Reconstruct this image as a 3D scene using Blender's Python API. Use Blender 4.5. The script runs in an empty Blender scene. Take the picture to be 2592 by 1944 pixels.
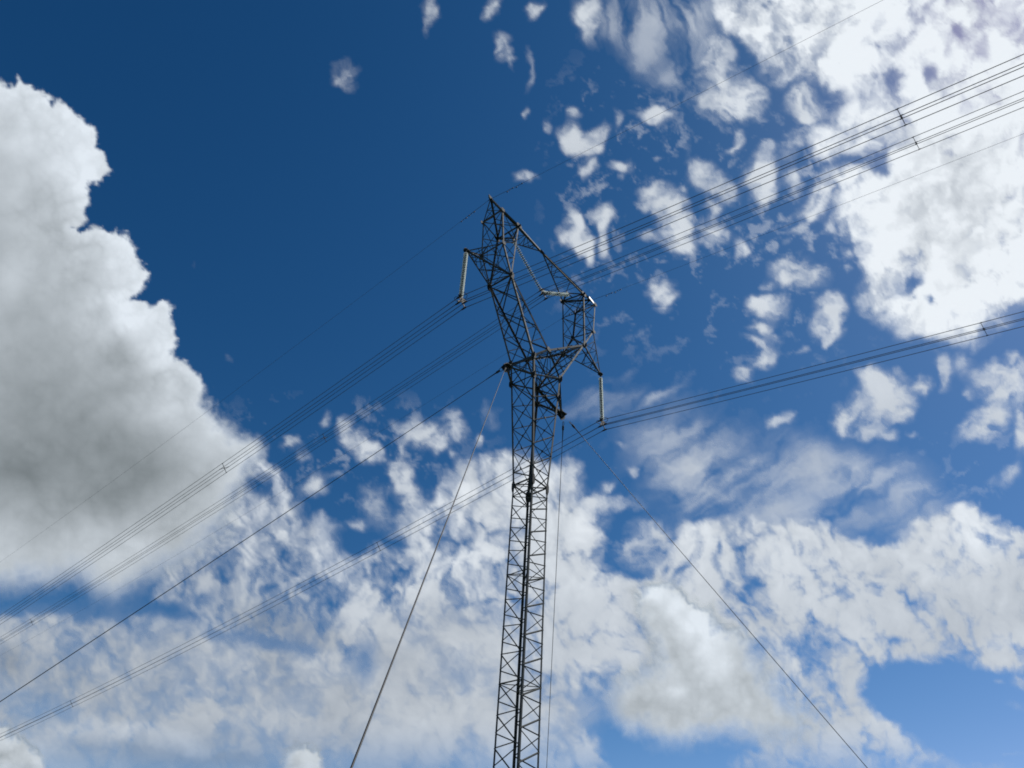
import bpy, bmesh, math, random
import numpy as np
from mathutils import Vector, Matrix

# ---------------------------------------------------------------- camera
FPX, PW, PH = 1791.18, 2592.0, 1944.0           # focal length in photo pixels, photo size
CAM = np.array([-19.7104, -17.0622, 1.6])
YAW, PITCH, ROLL = 0.812927, 0.723027, 0.080579
_sy, _cy, _sp, _cp = math.sin(YAW), math.cos(YAW), math.sin(PITCH), math.cos(PITCH)
FWD = np.array([_sy*_cp, _cy*_cp, _sp])
_r = np.array([_cy, -_sy, 0.0]); _u = np.cross(_r, FWD)
RGT = math.cos(ROLL)*_r + math.sin(ROLL)*_u
UPV = -math.sin(ROLL)*_r + math.cos(ROLL)*_u
scene = bpy.context.scene
cd = bpy.data.cameras.new("camera"); cam = bpy.data.objects.new("camera", cd)
scene.collection.objects.link(cam); scene.camera = cam
cd.sensor_width = 36.0; cd.lens = FPX/PW*36.0
cd.clip_start = 0.1; cd.clip_end = 80000.0
m = Matrix([[RGT[0], UPV[0], -FWD[0], CAM[0]], [RGT[1], UPV[1], -FWD[1], CAM[1]], [RGT[2], UPV[2], -FWD[2], CAM[2]], [0, 0, 0, 1]])
cam.matrix_world = m

# ---------------------------------------------------------------- sky, sun, exposure
SUN_EL = math.radians(54.0)
SUN_AZ = YAW + math.radians(69.0)               # clockwise from +Y
w = bpy.data.worlds.new("World"); scene.world = w; w.use_nodes = True
nt = w.node_tree; nt.nodes.clear()
sky = nt.nodes.new("ShaderNodeTexSky"); sky.sky_type = 'NISHITA'; sky.sun_disc = False
sky.sun_elevation = SUN_EL; sky.sun_rotation = SUN_AZ
sky.altitude = 900.0; sky.air_density = 0.8; sky.dust_density = 0.33; sky.ozone_density = 6.0
# deepen the clear-air blue: one power curve per channel
SKY_STRENGTH = 0.08
sep = nt.nodes.new("ShaderNodeSeparateColor"); com = nt.nodes.new("ShaderNodeCombineColor")
nt.links.new(sky.outputs[0], sep.inputs[0])
for ch, (gain, pw) in enumerate(((48.7, 2.45), (4.6, 1.53), (2.6, 1.32))):
    p_ = nt.nodes.new("ShaderNodeMath"); p_.operation = 'POWER'; p_.inputs[1].default_value = pw
    g_ = nt.nodes.new("ShaderNodeMath"); g_.operation = 'MULTIPLY'; g_.inputs[1].default_value = gain*0.06**pw/SKY_STRENGTH
    nt.links.new(sep.outputs[ch], p_.inputs[0]); nt.links.new(p_.outputs[0], g_.inputs[0]); chan = (chan if ch else [])+[g_.outputs[0]]
for ch, top in ((1, 1.05), (0, .95)):            # the horizon stays white, never redder than the air above it
    k_ = nt.nodes.new("ShaderNodeMath"); k_.operation = 'MULTIPLY'; k_.inputs[1].default_value = top; n_ = nt.nodes.new("ShaderNodeMath"); n_.operation = 'MINIMUM'
    nt.links.new(chan[ch+1], k_.inputs[0]); nt.links.new(k_.outputs[0], n_.inputs[0]); nt.links.new(chan[ch], n_.inputs[1]); chan[ch] = n_.outputs[0]
for ch in range(3): nt.links.new(chan[ch], com.inputs[ch])
bg = nt.nodes.new("ShaderNodeBackground"); bg.inputs[1].default_value = SKY_STRENGTH
wo = nt.nodes.new("ShaderNodeOutputWorld")
nt.links.new(com.outputs[0], bg.inputs[0]); nt.links.new(bg.outputs[0], wo.inputs[0])
sl = bpy.data.lights.new("sun", 'SUN'); sl.energy = 3.3; sl.angle = math.radians(0.5); sl.color = (1.0, 0.965, 0.91)
so = bpy.data.objects.new("sun", sl); scene.collection.objects.link(so)
SUN = np.array([math.sin(SUN_AZ)*math.cos(SUN_EL), math.cos(SUN_AZ)*math.cos(SUN_EL), math.sin(SUN_EL)])
so.rotation_euler = Vector(SUN).to_track_quat('Z', 'Y').to_euler()
scene.view_settings.view_transform = 'Standard'; scene.view_settings.look = 'None'
scene.view_settings.exposure = 0.0; scene.view_settings.gamma = 1.0
scene.cycles.transparent_max_bounces = 16
scene.cycles.filter_width = 1.8 if hasattr(scene.cycles, 'filter_width') else 1.5

# ---------------------------------------------------------------- helpers
COL = scene.collection
def tag(o, label, cat, group=None, kind=None):
    if label: o["label"] = label
    if cat: o["category"] = cat
    if group: o["group"] = group
    if kind: o["kind"] = kind
    return o
def empty(name, loc, parent=None):
    o = bpy.data.objects.new(name, None); COL.objects.link(o); o.location = loc; o.empty_display_size = .3
    if parent: o.parent = parent
    return o
class MB:
    """collects shapes of one mesh"""
    def __init__(s): s.v = []; s.f = []; s.smooth = []; s.starts = []
    def add(s, vs, fs, smooth=False):
        s.starts.append((len(s.v), len(s.f)))
        b = len(s.v); s.v += [tuple(map(float, p)) for p in vs]
        for f in fs: s.f.append([b+i for i in f]); s.smooth.append(smooth)
    def angle(s, p, q, size, out, t=None, e0=0.0, e1=0.0, flip=1):
        """steel angle section from p to q, heel towards `out`"""
        p = np.array(p, float); q = np.array(q, float); d = q-p; L = np.linalg.norm(d); size *= .74
        if L < 1e-4: return
        d /= L; p = p-d*e0; q = q+d*e1
        out = np.array(out, float); o = out-d*(out@d)
        if np.linalg.norm(o) < 1e-4:
            o = np.cross(d, (0.3, 0.5, 0.8))
        o /= np.linalg.norm(o); n = np.cross(d, o)*flip
        a = -(o+n)/math.sqrt(2); b = -(o-n)/math.sqrt(2)
        t = t or max(.006, size*.1)
        h = o*size*.35
        prof = [h, h+a*size, h+a*size+b*t, h+a*t+b*t, h+a*t+b*size, h+b*size]
        vs = [p+k for k in prof]+[q+k for k in prof]
        fs = [[i, (i+1) % 6, 6+(i+1) % 6, 6+i] for i in range(6)]+[[5, 4, 3, 0], [3, 2, 1, 0], [6, 9, 10, 11], [6, 7, 8, 9]]
        s.add(vs, fs)
    def flat(s, p, q, wd, th, nrm):
        p = np.array(p, float); q = np.array(q, float); d = (q-p); d /= np.linalg.norm(d)
        n = np.array(nrm, float); n = n-d*(n@d); n /= np.linalg.norm(n); k = np.cross(d, n)
        vs = []
        for c in (p, q):
            for a, b in ((-1, -1), (1, -1), (1, 1), (-1, 1)): vs.append(c+k*a*wd/2+n*b*th/2)
        s.add(vs, [[0, 1, 2, 3], [7, 6, 5, 4], [0, 4, 5, 1], [1, 5, 6, 2], [2, 6, 7, 3], [3, 7, 4, 0]])
    def plate(s, pts, th, nrm):
        n = np.array(nrm, float); n /= np.linalg.norm(n); k = len(pts)
        vs = [np.array(p)+n*th/2 for p in pts]+[np.array(p)-n*th/2 for p in pts]
        s.add(vs, [list(range(k)), list(range(2*k-1, k-1, -1))]+[[i, i+k, (i+1) % k+k, (i+1) % k] for i in range(k)])
    def gusset(s, c, u, v, su, sv, th=.014):
        """hexagonal gusset plate centred at c in the plane of u, v"""
        c = np.array(c, float); u = np.array(u, float); u /= np.linalg.norm(u)
        v = np.array(v, float); v = v-u*(u@v); v /= np.linalg.norm(v)
        pts = [c+u*su*a+v*sv*b for a, b in ((-1, -.45), (-.4, -1), (.5, -1), (1, -.3), (.85, .6), (.2, 1), (-.6, .9), (-1, .3))]
        s.plate(pts, th, np.cross(u, v))
    def tube(s, P, r, n=8, closed=False, caps=True):
        P = [np.array(p, float) for p in P]; N = len(P)
        R = r if hasattr(r, '__len__') else [r]*N
        rings = []; ref = None
        for i in range(N):
            if closed: d = P[(i+1) % N]-P[i-1]
            else: d = P[min(i+1, N-1)]-P[max(i-1, 0)]
            d = d/np.linalg.norm(d)
            if ref is None: ref = np.cross(d, (0, 0, 1) if abs(d[2]) < .9 else (1, 0, 0))
            ref = ref-d*(ref@d); ref /= np.linalg.norm(ref); b = np.cross(d, ref)
            rings.append([P[i]+R[i]*(math.cos(2*math.pi*k/n)*ref+math.sin(2*math.pi*k/n)*b) for k in range(n)])
        vs = [p for r_ in rings for p in r_]; fs = []
        for i in range(N if closed else N-1):
            j = (i+1) % N
            for k in range(n): fs.append([i*n+k, i*n+(k+1) % n, j*n+(k+1) % n, j*n+k])
        s.add(vs, fs, True)
        if caps and not closed:
            s.add(rings[0], [list(range(n))[::-1]]); s.add(rings[-1], [list(range(n))])
    def lathe(s, prof, n=20, M=None, smooth=True):
        vs = []; fs = []
        for r, z in prof:
            for k in range(n):
                p = Vector((r*math.cos(2*math.pi*k/n), r*math.sin(2*math.pi*k/n), z))
                vs.append(tuple(M @ p) if M else tuple(p))
        for i in range(len(prof)-1):
            for k in range(n): fs.append([i*n+k, i*n+(k+1) % n, (i+1)*n+(k+1) % n, (i+1)*n+k])
        s.add(vs, fs, smooth)
    def build_each(s, name, mat, parent=None):
        """every shape added becomes an object of its own"""
        st = s.starts+[(len(s.v), len(s.f))]
        for (v0, f0), (v1, f1) in zip(st[:-1], st[1:]):
            p = MB(); p.add(s.v[v0:v1], [[i-v0 for i in f] for f in s.f[f0:f1]]); p.build(name, mat, parent)
    def build(s, name, mat, parent=None, origin=None):
        me = bpy.data.meshes.new(name); o3 = np.array(origin if origin is not None else (0, 0, 0), float)
        me.from_pydata([tuple(np.array(v)-o3) for v in s.v], [], s.f)
        me.polygons.foreach_set("use_smooth", s.smooth); me.materials.append(mat); me.update()
        o = bpy.data.objects.new(name, me); COL.objects.link(o)
        if origin is not None: o.location = tuple(o3)
        if parent: o.parent = parent
        return o
def along(p, q, t): return np.array(p)*(1-t)+np.array(q)*t
def unit(v): v = np.array(v, float); return v/np.linalg.norm(v)

# ---------------------------------------------------------------- materials
def newmat(name):
    m_ = bpy.data.materials.new(name); m_.use_nodes = True; t = m_.node_tree
    return m_, t, t.nodes["Principled BSDF"]
def steel(name, base, rough=.6, metal=.1, scale=6.0, var=.35, tint=(1, 1, 1)):
    m_, t, b = newmat(name)
    tc = t.nodes.new("ShaderNodeTexCoord"); no = t.nodes.new("ShaderNodeTexNoise"); no.inputs["Scale"].default_value = scale; no.inputs["Detail"].default_value = 5
    cr = t.nodes.new("ShaderNodeValToRGB"); cr.color_ramp.elements[0].position = .3; cr.color_ramp.elements[1].position = .72
    c0 = [base*(1-var)*k for k in tint]; c1 = [base*(1+var)*k for k in tint]
    cr.color_ramp.elements[0].color = (*c0, 1); cr.color_ramp.elements[1].color = (*c1, 1)
    t.links.new(tc.outputs["Object"], no.inputs["Vector"]); t.links.new(no.outputs["Fac"], cr.inputs["Fac"]); t.links.new(cr.outputs[0], b.inputs["Base Color"])
    b.inputs["Specular IOR Level"].default_value = .25; b.inputs["Metallic"].default_value = metal; b.inputs["Roughness"].default_value = rough
    mr = t.nodes.new("ShaderNodeMapRange"); mr.inputs[3].default_value = rough-.12; mr.inputs[4].default_value = rough+.15
    t.links.new(no.outputs["Fac"], mr.inputs[0]); t.links.new(mr.outputs[0], b.inputs["Roughness"])
    return m_
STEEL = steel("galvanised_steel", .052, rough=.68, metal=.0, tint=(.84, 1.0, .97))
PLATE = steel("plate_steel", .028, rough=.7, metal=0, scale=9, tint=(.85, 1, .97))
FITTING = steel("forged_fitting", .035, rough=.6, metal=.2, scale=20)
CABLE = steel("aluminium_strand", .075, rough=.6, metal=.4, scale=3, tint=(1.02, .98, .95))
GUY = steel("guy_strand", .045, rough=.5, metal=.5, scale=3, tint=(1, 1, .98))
GLASS, t_, b_ = newmat("toughened_glass")
b_.inputs["Base Color"].default_value = (.86, .88, .86, 1); b_.inputs["Roughness"].default_value = .12
tr = t_.nodes.new("ShaderNodeBsdfTranslucent"); tr.inputs[0].default_value = (.97, .99, .97, 1)
tp = t_.nodes.new("ShaderNodeBsdfTransparent"); tp.inputs[0].default_value = (.78, .88, .83, 1)
mx = t_.nodes.new("ShaderNodeMixShader"); mx.inputs[0].default_value = .5; m2 = t_.nodes.new("ShaderNodeMixShader"); m2.inputs[0].default_value = .28
t_.links.new(b_.outputs[0], mx.inputs[1]); t_.links.new(tr.outputs[0], mx.inputs[2]); t_.links.new(mx.outputs[0], m2.inputs[1]); t_.links.new(tp.outputs[0], m2.inputs[2])
t_.links.new(m2.outputs[0], t_.nodes["Material Output"].inputs[0])
PALE = steel("painted_glare", .85, rough=.4, metal=0, scale=4, var=.06)  # near-white colour carries the sun glare of the peak plate
CONC = steel("concrete", .35, rough=.9, metal=0, scale=12, var=.2)
GRASS, t_, b_ = newmat("grass")
no = t_.nodes.new("ShaderNodeTexNoise"); no.inputs["Scale"].default_value = .35; no.inputs["Detail"].default_value = 10
tc = t_.nodes.new("ShaderNodeTexCoord"); cr = t_.nodes.new("ShaderNodeValToRGB")
cr.color_ramp.elements[0].color = (.05, .07, .02, 1); cr.color_ramp.elements[1].color = (.12, .11, .05, 1)
t_.links.new(tc.outputs["Object"], no.inputs["Vector"]); t_.links.new(no.outputs["Fac"], cr.inputs["Fac"]); t_.links.new(cr.outputs[0], b_.inputs["Base Color"]); b_.inputs["Roughness"].default_value = .95

# ---------------------------------------------------------------- ground
g = MB(); G_ = 60; ext = 9000.0
xs = np.sign(np.linspace(-1, 1, G_))*np.abs(np.linspace(-1, 1, G_))**3*ext
rng = np.random.RandomState(3)
vv = [(x, y, -.05+.25*(rng.rand()-.5)*min(1.0, max(0, (math.hypot(x, y)-30)/300))*8) for y in xs for x in xs]
g.add(vv, [[j*G_+i, j*G_+i+1, (j+1)*G_+i+1, (j+1)*G_+i] for j in range(G_-1) for i in range(G_-1)], True)
gr = g.build("ground", GRASS); tag(gr, "grassy field under the power line", "ground", kind="structure")
# ---------------------------------------------------------------- tower joints (metres)
# first letters: joint, L/R = side of the tower, a/b = face towards / away from the photographer
ND = {
  'PkL': (-4.645, -0.047, 35.103), 'TL': (-5.629, 0.085, 29.535), 'SL': (-5.617, -0.054, 25.883), 'GL': (-2.19, -0.029, 24.271),
  'J1La': (-4.25, -0.688, 33.862), 'J3La': (-2.969, -0.758, 33.774), 'J5La': (-3.931, -0.696, 31.312), 'J7La': (-3.113, -0.702, 29.52),
  'QLa': (-1.044, -0.691, 25.471), 'RLa': (-0.937, -0.665, 24.289), 'SLa': (-0.501, -0.533, 18.703), 'J1Lb': (-4.281, 0.68, 33.888),
  'J3Lb': (-3.022, 0.711, 33.794), 'J5Lb': (-3.998, 0.75, 31.326), 'J7Lb': (-3.158, 0.722, 29.554), 'QLb': (-1.145, 0.684, 25.561),
  'RLb': (-0.999, 0.67, 24.32), 'SLb': (-0.515, 0.545, 18.725), 'PkR': (4.754, -0.073, 35.107), 'TR': (5.694, 0.003, 29.547),
  'SR': (5.6, -0.07, 25.931), 'GR': (2.171, 0.055, 24.208), 'J1Ra': (4.317, -0.687, 33.832), 'J3Ra': (3.107, -0.712, 33.688),
  'J5Ra': (4.055, -0.708, 31.275), 'J7Ra': (3.155, -0.709, 29.518), 'QRa': (1.077, -0.658, 25.474), 'RRa': (1.007, -0.638, 24.259),
  'SRa': (0.53, -0.561, 18.706), 'J1Rb': (4.216, 0.691, 33.91), 'J3Rb': (2.932, 0.706, 33.849), 'J5Rb': (3.883, 0.627, 31.46),
  'J7Rb': (3.092, 0.713, 29.57), 'QRb': (1.042, 0.742, 25.491), 'RRb': (0.92, 0.641, 24.354), 'SRb': (0.513, 0.518, 18.73),
  'M': (-0.029, 0.032, 35.143), 'Ca': (0.03, -0.709, 26.678), 'Cb': (-0.009, 0.685, 26.711),
}
ND = {k: np.array(v) for k, v in ND.items()}
# ---------------------------------------------------------------- transmission tower
tower = empty("transmission_tower", (0, 0, 0))
tag(tower, "tall guyed lattice steel pylon with a forked head carrying the power line", "pylon")
EX, EY, EZ = np.array([1., 0, 0]), np.array([0, 1., 0]), np.array([0, 0, 1.])
def sgn(S): return -1 if S == 'L' else 1
def sga(a): return -1 if a == 'a' else 1
def legpt(S, a, z):
    """centre line of a mast leg at height z"""
    s, y = sgn(S), sga(a)
    zr, zs = 24.30, 18.715
    if z >= zs:
        t = (z-zs)/(ND['R'+S+a][2]-zs)
        return along((s*.508, y*.538, zs), ND['R'+S+a], min(t, 1))*np.array([1, 1, 0])+EZ*z
    if z > 3.0: return np.array([s*.508, y*.538, z])
    t = (3.0-z)/2.6
    return np.array([s*.508*(1-t*.8), y*.538*(1-t*.8), z])
# four mast legs, each in two lengths with a splice plate
for S in 'LR':
    for a in 'ab':
        b = MB(); o = (sgn(S), sga(a), 0)
        b.angle(legpt(S, a, .45), legpt(S, a, 3.0), .105, o)
        b.angle(legpt(S, a, 3.0), legpt(S, a, 18.715), .105, o)
        b.angle(legpt(S, a, 18.715), ND['R'+S+a], .125, o)
        b.angle(ND['R'+S+a], ND['Q'+S+a], .13, o)
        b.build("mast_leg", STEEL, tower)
# faces of the mast: (leg, leg, outward normal, first node offset)
FACES = [(('L', 'b'), ('R', 'b'), EY, 0, .062), (('L', 'a'), ('L', 'b'), -EX, 0, .042), (('R', 'a'), ('L', 'a'), -EY, 0, .062), (('R', 'b'), ('R', 'a'), EX, 0, .042)]
H = 1.056
for (p, q, n, off, sz) in FACES:
    b = MB(); zt = 18.715; k = 0
    # lacing below the joint: first leg takes whole nodes, second the half nodes
    while zt-H*(k+.5) > 3.0:
        A = legpt(*p, zt-H*k); B = legpt(*q, zt-H*(k+.5)); Cc = legpt(*p, zt-H*(k+1))
        A = A+n*.02; B = B+n*.02; Cc = Cc+n*.02
        b.angle(A, B, sz, n, e0=.03, e1=.03); b.angle(B+EZ*-.05, Cc+EZ*.03, .040, n, flip=-1)
        k += 1
    zl = zt-H*k
    for z0, z1 in ((zl, 2.0), (2.0, 1.0)):
        b.angle(legpt(*p, z0), legpt(*q, z1), .05, n); b.angle(legpt(*q, z0), legpt(*p, z1), .05, n)
    # crossed bracing of the flared top length
    lv = [24.33, 22.99, 21.68, 20.44, 19.36, 18.76]
    for i in range(5):
        z0, z1 = lv[i], lv[i+1]
        thick = .058 if abs(n[0]+n[1]+1) < .1 else .040
        if i < 4:
            b.angle(legpt(*q, z0)+n*.03, legpt(*p, z1)+n*.03, .040, n)
            b.angle(legpt(*p, z0)+n*.012, legpt(*q, z1)+n*.012, thick, n, flip=-1)
        else:
            b.angle(legpt(*q, z0)+n*.03, legpt(*p, z1)+n*.03, .06, n)
        c = (legpt(*p, z0)+legpt(*q, z1))/2
        if i < 4: b.gusset(c+n*.02, EZ, np.cross(n, EZ), .07, .05, .01)
    b.angle(legpt(*p, 18.73)+n*.02, legpt(*q, 18.73)+n*.02, .07, n)
    b.angle(legpt(*p, 18.15)+n*.02, legpt(*q, 18.15)+n*.02, .06, n)
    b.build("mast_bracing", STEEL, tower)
# horizontal diaphragms
for z in (18.68, 14.47, 10.27, 6.05):
    b = MB()
    c = [legpt('L', 'a', z), legpt('R', 'a', z), legpt('R', 'b', z), legpt('L', 'b', z)]
    for i in range(4): b.angle(c[i], c[(i+1) % 4], .045, -EZ)
    b.angle(c[0]-EZ*.01, c[2]-EZ*.01, .042, -EZ); b.angle(c[1]+EZ*.02, c[3]+EZ*.02, .042, -EZ)
    b.build("diaphragm", STEEL, tower)
# gusset plates of the mast joint and of the waist
b = MB()
for S in 'LR':
    for a in 'ab':
        o = np.array([sgn(S), sga(a), 0.])
        c = legpt(S, a, 18.65)
        b.gusset(c+EX*sgn(S)*.045-EY*sga(a)*.03, EZ, EY, .27, .085); b.gusset(c+EY*sga(a)*.047-EX*sgn(S)*.03, EZ, EX, .27, .085)
        for nm in ('R', 'Q'):
            c = ND[nm+S+a]
            b.gusset(c+EX*sgn(S)*.05, EZ, EY, .2, .13); b.gusset(c+EY*sga(a)*.052, EZ, EX, .2, .13)
b.build_each("gusset_plate", PLATE, tower)
# waist between the mast and the fork
b = MB()
for nm, sz in (('R', .075), ('Q', .10)):
    b.angle(ND[nm+'La'], ND[nm+'Lb'], sz, -EX); b.angle(ND[nm+'Ra'], ND[nm+'Rb'], sz, EX)
    if nm == 'R':
        b.angle(ND[nm+'La'], ND[nm+'Ra'], sz, -EY); b.angle(ND[nm+'Lb'], ND[nm+'Rb'], sz, EY)
        b.angle(ND['RLa'], ND['RRb'], .06, -EZ); b.angle(ND['RLb']+EZ*.03, ND['RRa']+EZ*.03, .06, -EZ)
for a in 'ab':
    n = EY*sga(a)
    for S in 'LR':
        b.angle(ND['Q'+S+a]+n*.02, ND['C'+a]+n*.02, .12, n)
    b.angle(ND['QL'+a]+n*.03, ND['RR'+a]+n*.03, .085, n); b.angle(ND['QR'+a]+n*.055, ND['RL'+a]+n*.055, .085, n)
    b.angle(ND['C'+a], (ND['QL'+a]+ND['QR'+a])/2-EZ*.5, .05, n)
b.angle(ND['Ca'], ND['Cb'], .08, -EZ)
for S in 'LR':
    n = EX*sgn(S)
    b.angle(ND['Q'+S+'a']+n*.02, ND['R'+S+'b']+n*.02, .055, n); b.angle(ND['Q'+S+'b']+n*.04, ND['R'+S+'a']+n*.04, .055, n)
    b.angle(ND['Q'+S+'a'], ND['Cb'], .045, EZ); b.angle(ND['Q'+S+'b'], ND['Ca'], .045, EZ)
b.angle(ND['QLa'], ND['QRb'], .05, EZ); b.angle(ND['QLb']+EZ*.05, ND['QRa']+EZ*.05, .05, EZ)
wf = b.build("waist_frame", STEEL, tower)
b = MB()
for a in 'ab': b.gusset(ND['C'+a]+EY*sga(a)*.05, EX, EZ, .15, .14)
b.build_each("gusset_plate", PLATE, wf)
# outriggers that hold the guy wires
for S in 'LR':
    s = sgn(S); b = MB(); tip = ND['G'+S]*np.array([1, 0, 1])
    for a in 'ab':
        off = EY*sga(a)*.05
        b.angle(tip+off-EX*s*.12, ND['Q'+S+a], .15, EX*s, t=.018); b.angle(tip+off*1.5-EX*s*.12+EZ*.02, ND['R'+S+a]+EZ*.03, .12, EX*s, t=.014)
        b.angle(tip+off-EX*s*.12, ND['R'+S+a]-EZ*.02, .10, -EZ)
        m1 = along(tip, ND['Q'+S+a], .5); m2 = along(tip, ND['R'+S+a], .5)
        b.angle(m1, m2, .05, EY*sga(a)); b.angle(m2, ND['Q'+S+a], .045, EY*sga(a))
    b.angle(along(tip, ND['R'+S+'a'], .5), along(tip, ND['R'+S+'b'], .5), .05, -EZ)
    br = b.build("guy_bracket", STEEL, tower)
    b = MB()
    for y in (-.055, .055):
        b.plate([tip+np.array(k)*np.array([s, 1, 1])+EY*y for k in ((-.28, 0, .22), (-.1, 0, .26), (.1, 0, .12), (.16, 0, -.10), (.12, 0, -.26), (-.02, 0, -.34), (-.16, 0, -.26), (-.25, 0, -.08))], .02, EY)
    b.plate([tip+np.array(k) for k in ((-.2, -.2, -.02), (.1, -.24, -.02), (.16, 0, -.02), (.1, .24, -.02), (-.2, .2, -.02))] if s > 0 else [tip+np.array(k) for k in ((.2, -.2, -.02), (-.1, -.24, -.02), (-.16, 0, -.02), (-.1, .24, -.02), (.2, .2, -.02))], .02, EZ)
    b.tube([tip+EY*-.12-EZ*.2, tip+EY*.12-EZ*.2], .035)
    b.build("anchor_plate", PLATE, br)
# the two fork arms
for S in 'LR':
    s = sgn(S); X = EX*s
    J = {k: ND[k[:2]+S+k[2]] if k[0] == 'J' else ND[k] for k in ('J1a', 'J1b', 'J3a', 'J3b', 'J5a', 'J5b', 'J7a', 'J7b', 'Ca', 'Cb')}
    Qa, Qb = ND['Q'+S+'a'], ND['Q'+S+'b']
    b = MB()
    O = lambda a, t: along(J['J7'+a], Qa if a == 'a' else Qb, t)
    I = lambda a, t: along(J['J7'+a], J['C'+a], t)
    no_, ni = unit(X-EZ*.3), unit(-X+EZ*.4)
    for fn, nn, e in ((O, no_, .025), (I, ni, .025)):
        P = lambda a, t: fn(a, t)+nn*e
        Q_ = lambda a, t: fn(a, t)+nn*(e+.05)
        b.angle(P('a', 0), P('b', .34), .085, nn); b.angle(P('b', .35), P('a', .68), .055, nn)
        b.angle(P('a', .68), P('b', 1), .06, nn)
        b.angle(Q_('b', 0), Q_('a', .34), .055, nn); b.angle(Q_('a', .35), Q_('b', .68), .08, nn); b.angle(Q_('b', .68), Q_('a', 1), .055, nn)
        b.angle(P('a', 0), P('b', 0), .08, nn)
    for a in 'ab':
        n = EY*sga(a)
        ts = [(.19, .52), (.52, .78), (.84, 1.0)]
        for t0, t1 in ts: b.angle(O(a, t0)+n*.02, I(a, t1 if t1 < 1 else .99)+n*.02, .052, n)
        for t0, t1 in ((.34, .34), (.52, .40), (.68, .68), (.84, .84)): b.angle(O(a, t0)-n*.01, I(a, t1)-n*.01, .04, n)
    arm = b.build("fork_arm", STEEL, tower)
    for a in 'ab':
        for end, sz, nn in ((Qa if a == 'a' else Qb, .13, X), (J['C'+a], .13, -X)):
            l = MB(); l.angle(J['J7'+a], end, sz, nn+EY*sga(a)); l.build("leg", STEEL, arm)
    # shoulder: from the knee up to the bridge
    b = MB()
    for a in 'ab':
        n = EY*sga(a)
        inn = lambda t: along(J['J7'+a], J['J3'+a], t)+n*.02
        b.angle(J['J5'+a]+n*.02, inn(.36), .05, n); b.angle(J['J5'+a]+n*.02, inn(.66), .05, n); b.angle(J['J1'+a]+n*.02, inn(.68), .05, n)
        b.angle(along(J['J7'+a], J['J5'+a], .5)+n*.02, inn(.33), .04, n)
        b.angle(J['J1'+a]+n*.04, J['J3'+a]+n*.04, .085, n)
        b.angle(along(J['J5'+a], J['J1'+a], .5)+n*.02, inn(.68), .04, n)
    for lo, hi, nn in (('J7', 'J5', X), ('J5', 'J1', X), ('J7', 'J3', -X)):
        P = lambda a, t: along(J[lo+a], J[hi+a], t)+nn*.02
        if lo == 'J7' and hi == 'J3':
            b.angle(P('a', 0), P('b', .33), .05, nn); b.angle(P('b', .34), P('a', .66), .045, nn); b.angle(P('a', .67), P('b', 1), .05, nn)
            b.angle(P('b', 0)+nn*.05, P('a', .33)+nn*.05, .045, nn); b.angle(P('a', .34)+nn*.05, P('b', .66)+nn*.05, .05, nn); b.angle(P('b', .67)+nn*.05, P('a', 1)+nn*.05, .045, nn)
        elif lo == 'J5':
            b.angle(P('a', 1), P('b', .5), .055, nn); b.angle(P('b', .5), P('a', 0), .05, nn)
            b.angle(P('b', 1)+nn*.05, P('a', .5)+nn*.05, .045, nn); b.angle(P('a', .5)+nn*.05, P('b', 0)+nn*.05, .045, nn)
        else:
            b.angle(P('a', 1), P('b', 0), .05, nn); b.angle(P('b', 1)+nn*.05, P('a', 0)+nn*.05, .05, nn)
        b.angle(P('a', 1), P('b', 1), .10 if hi != 'J5' else .085, EZ*-1)
    b.angle(J['J1a'], J['J3b'], .05, EZ); b.angle(J['J1b'], J['J3a'], .05, EZ)
    # hanger for the V-shaped insulator pair
    mid = (J['J3a']+J['J3b'])/2
    hp = np.array([2.52*s, 0, 33.72])
    b.angle(J['J3a'], hp, .09, -EZ); b.angle(J['J3b'], hp, .09, -EZ); b.angle(mid, hp, .06, EZ)
    b.gusset(hp-EZ*.02, EX, EZ, .16, .13, .02)
    sh = b.build("shoulder_frame", STEEL, tower)
    for a in 'ab':
        n = EY*sga(a)
        l = MB(); l.angle(J['J7'+a], J['J5'+a], .11, X+n); l.angle(J['J5'+a], J['J1'+a], .11, X+n); l.build("leg", STEEL, sh)
        l = MB(); l.angle(J['J7'+a], J['J3'+a], .11, -X+n); l.build("leg", STEEL, sh)
    b = MB()
    for a in 'ab':
        n = EY*sga(a)*.055
        b.gusset(J['J7'+a]+n, EZ, EX, .24, .15); b.gusset(J['J7'+a]+X*.06, EZ, EY, .2, .12)
        b.gusset(J['J5'+a]+n, EZ, EX, .14, .14); b.gusset(J['J1'+a]+n, EZ, EX, .13, .15); b.gusset(J['J3'+a]+n, EX, EZ, .22, .15)
        b.gusset(J['J3'+a]-X*.02, EY, EZ, .16, .12)
    b.build_each("gusset_plate", PLATE, sh)
    # outer cross-arm
    T = ND['T'+S]; b = MB()
    lo = {a: (lambda t, a=a: along(T, J['J7'+a], t)) for a in 'ab'}
    up = {a: (lambda t, a=a: along(T, J['J5'+a], t)) for a in 'ab'}
    tb = [.17, .29, .515, .83]; ta = [.26, .44, .78, 1.0]
    for i in range(4):
        b.angle(lo['b'](tb[i])-EZ*.02, lo['a'](ta[i])-EZ*.02, .058 if i > 1 else .045, -EZ)
        if i: b.angle(lo['b'](tb[i])-EZ*.03, lo['a'](ta[i-1])-EZ*.03, .045, -EZ)
    b.angle(lo['b'](.17), lo['a'](.12), .04, -EZ)
    b.angle(J['J7a'], J['J7b'], .08, -EZ)
    for a in 'ab':
        n = EY*sga(a)
        for t0, t1 in ((.3, .35), (.55, .45), (.78, .72), (.78, .95)): b.angle(up[a](t0)+n*.02, lo[a](t1)+n*.02, .04, n)
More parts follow.
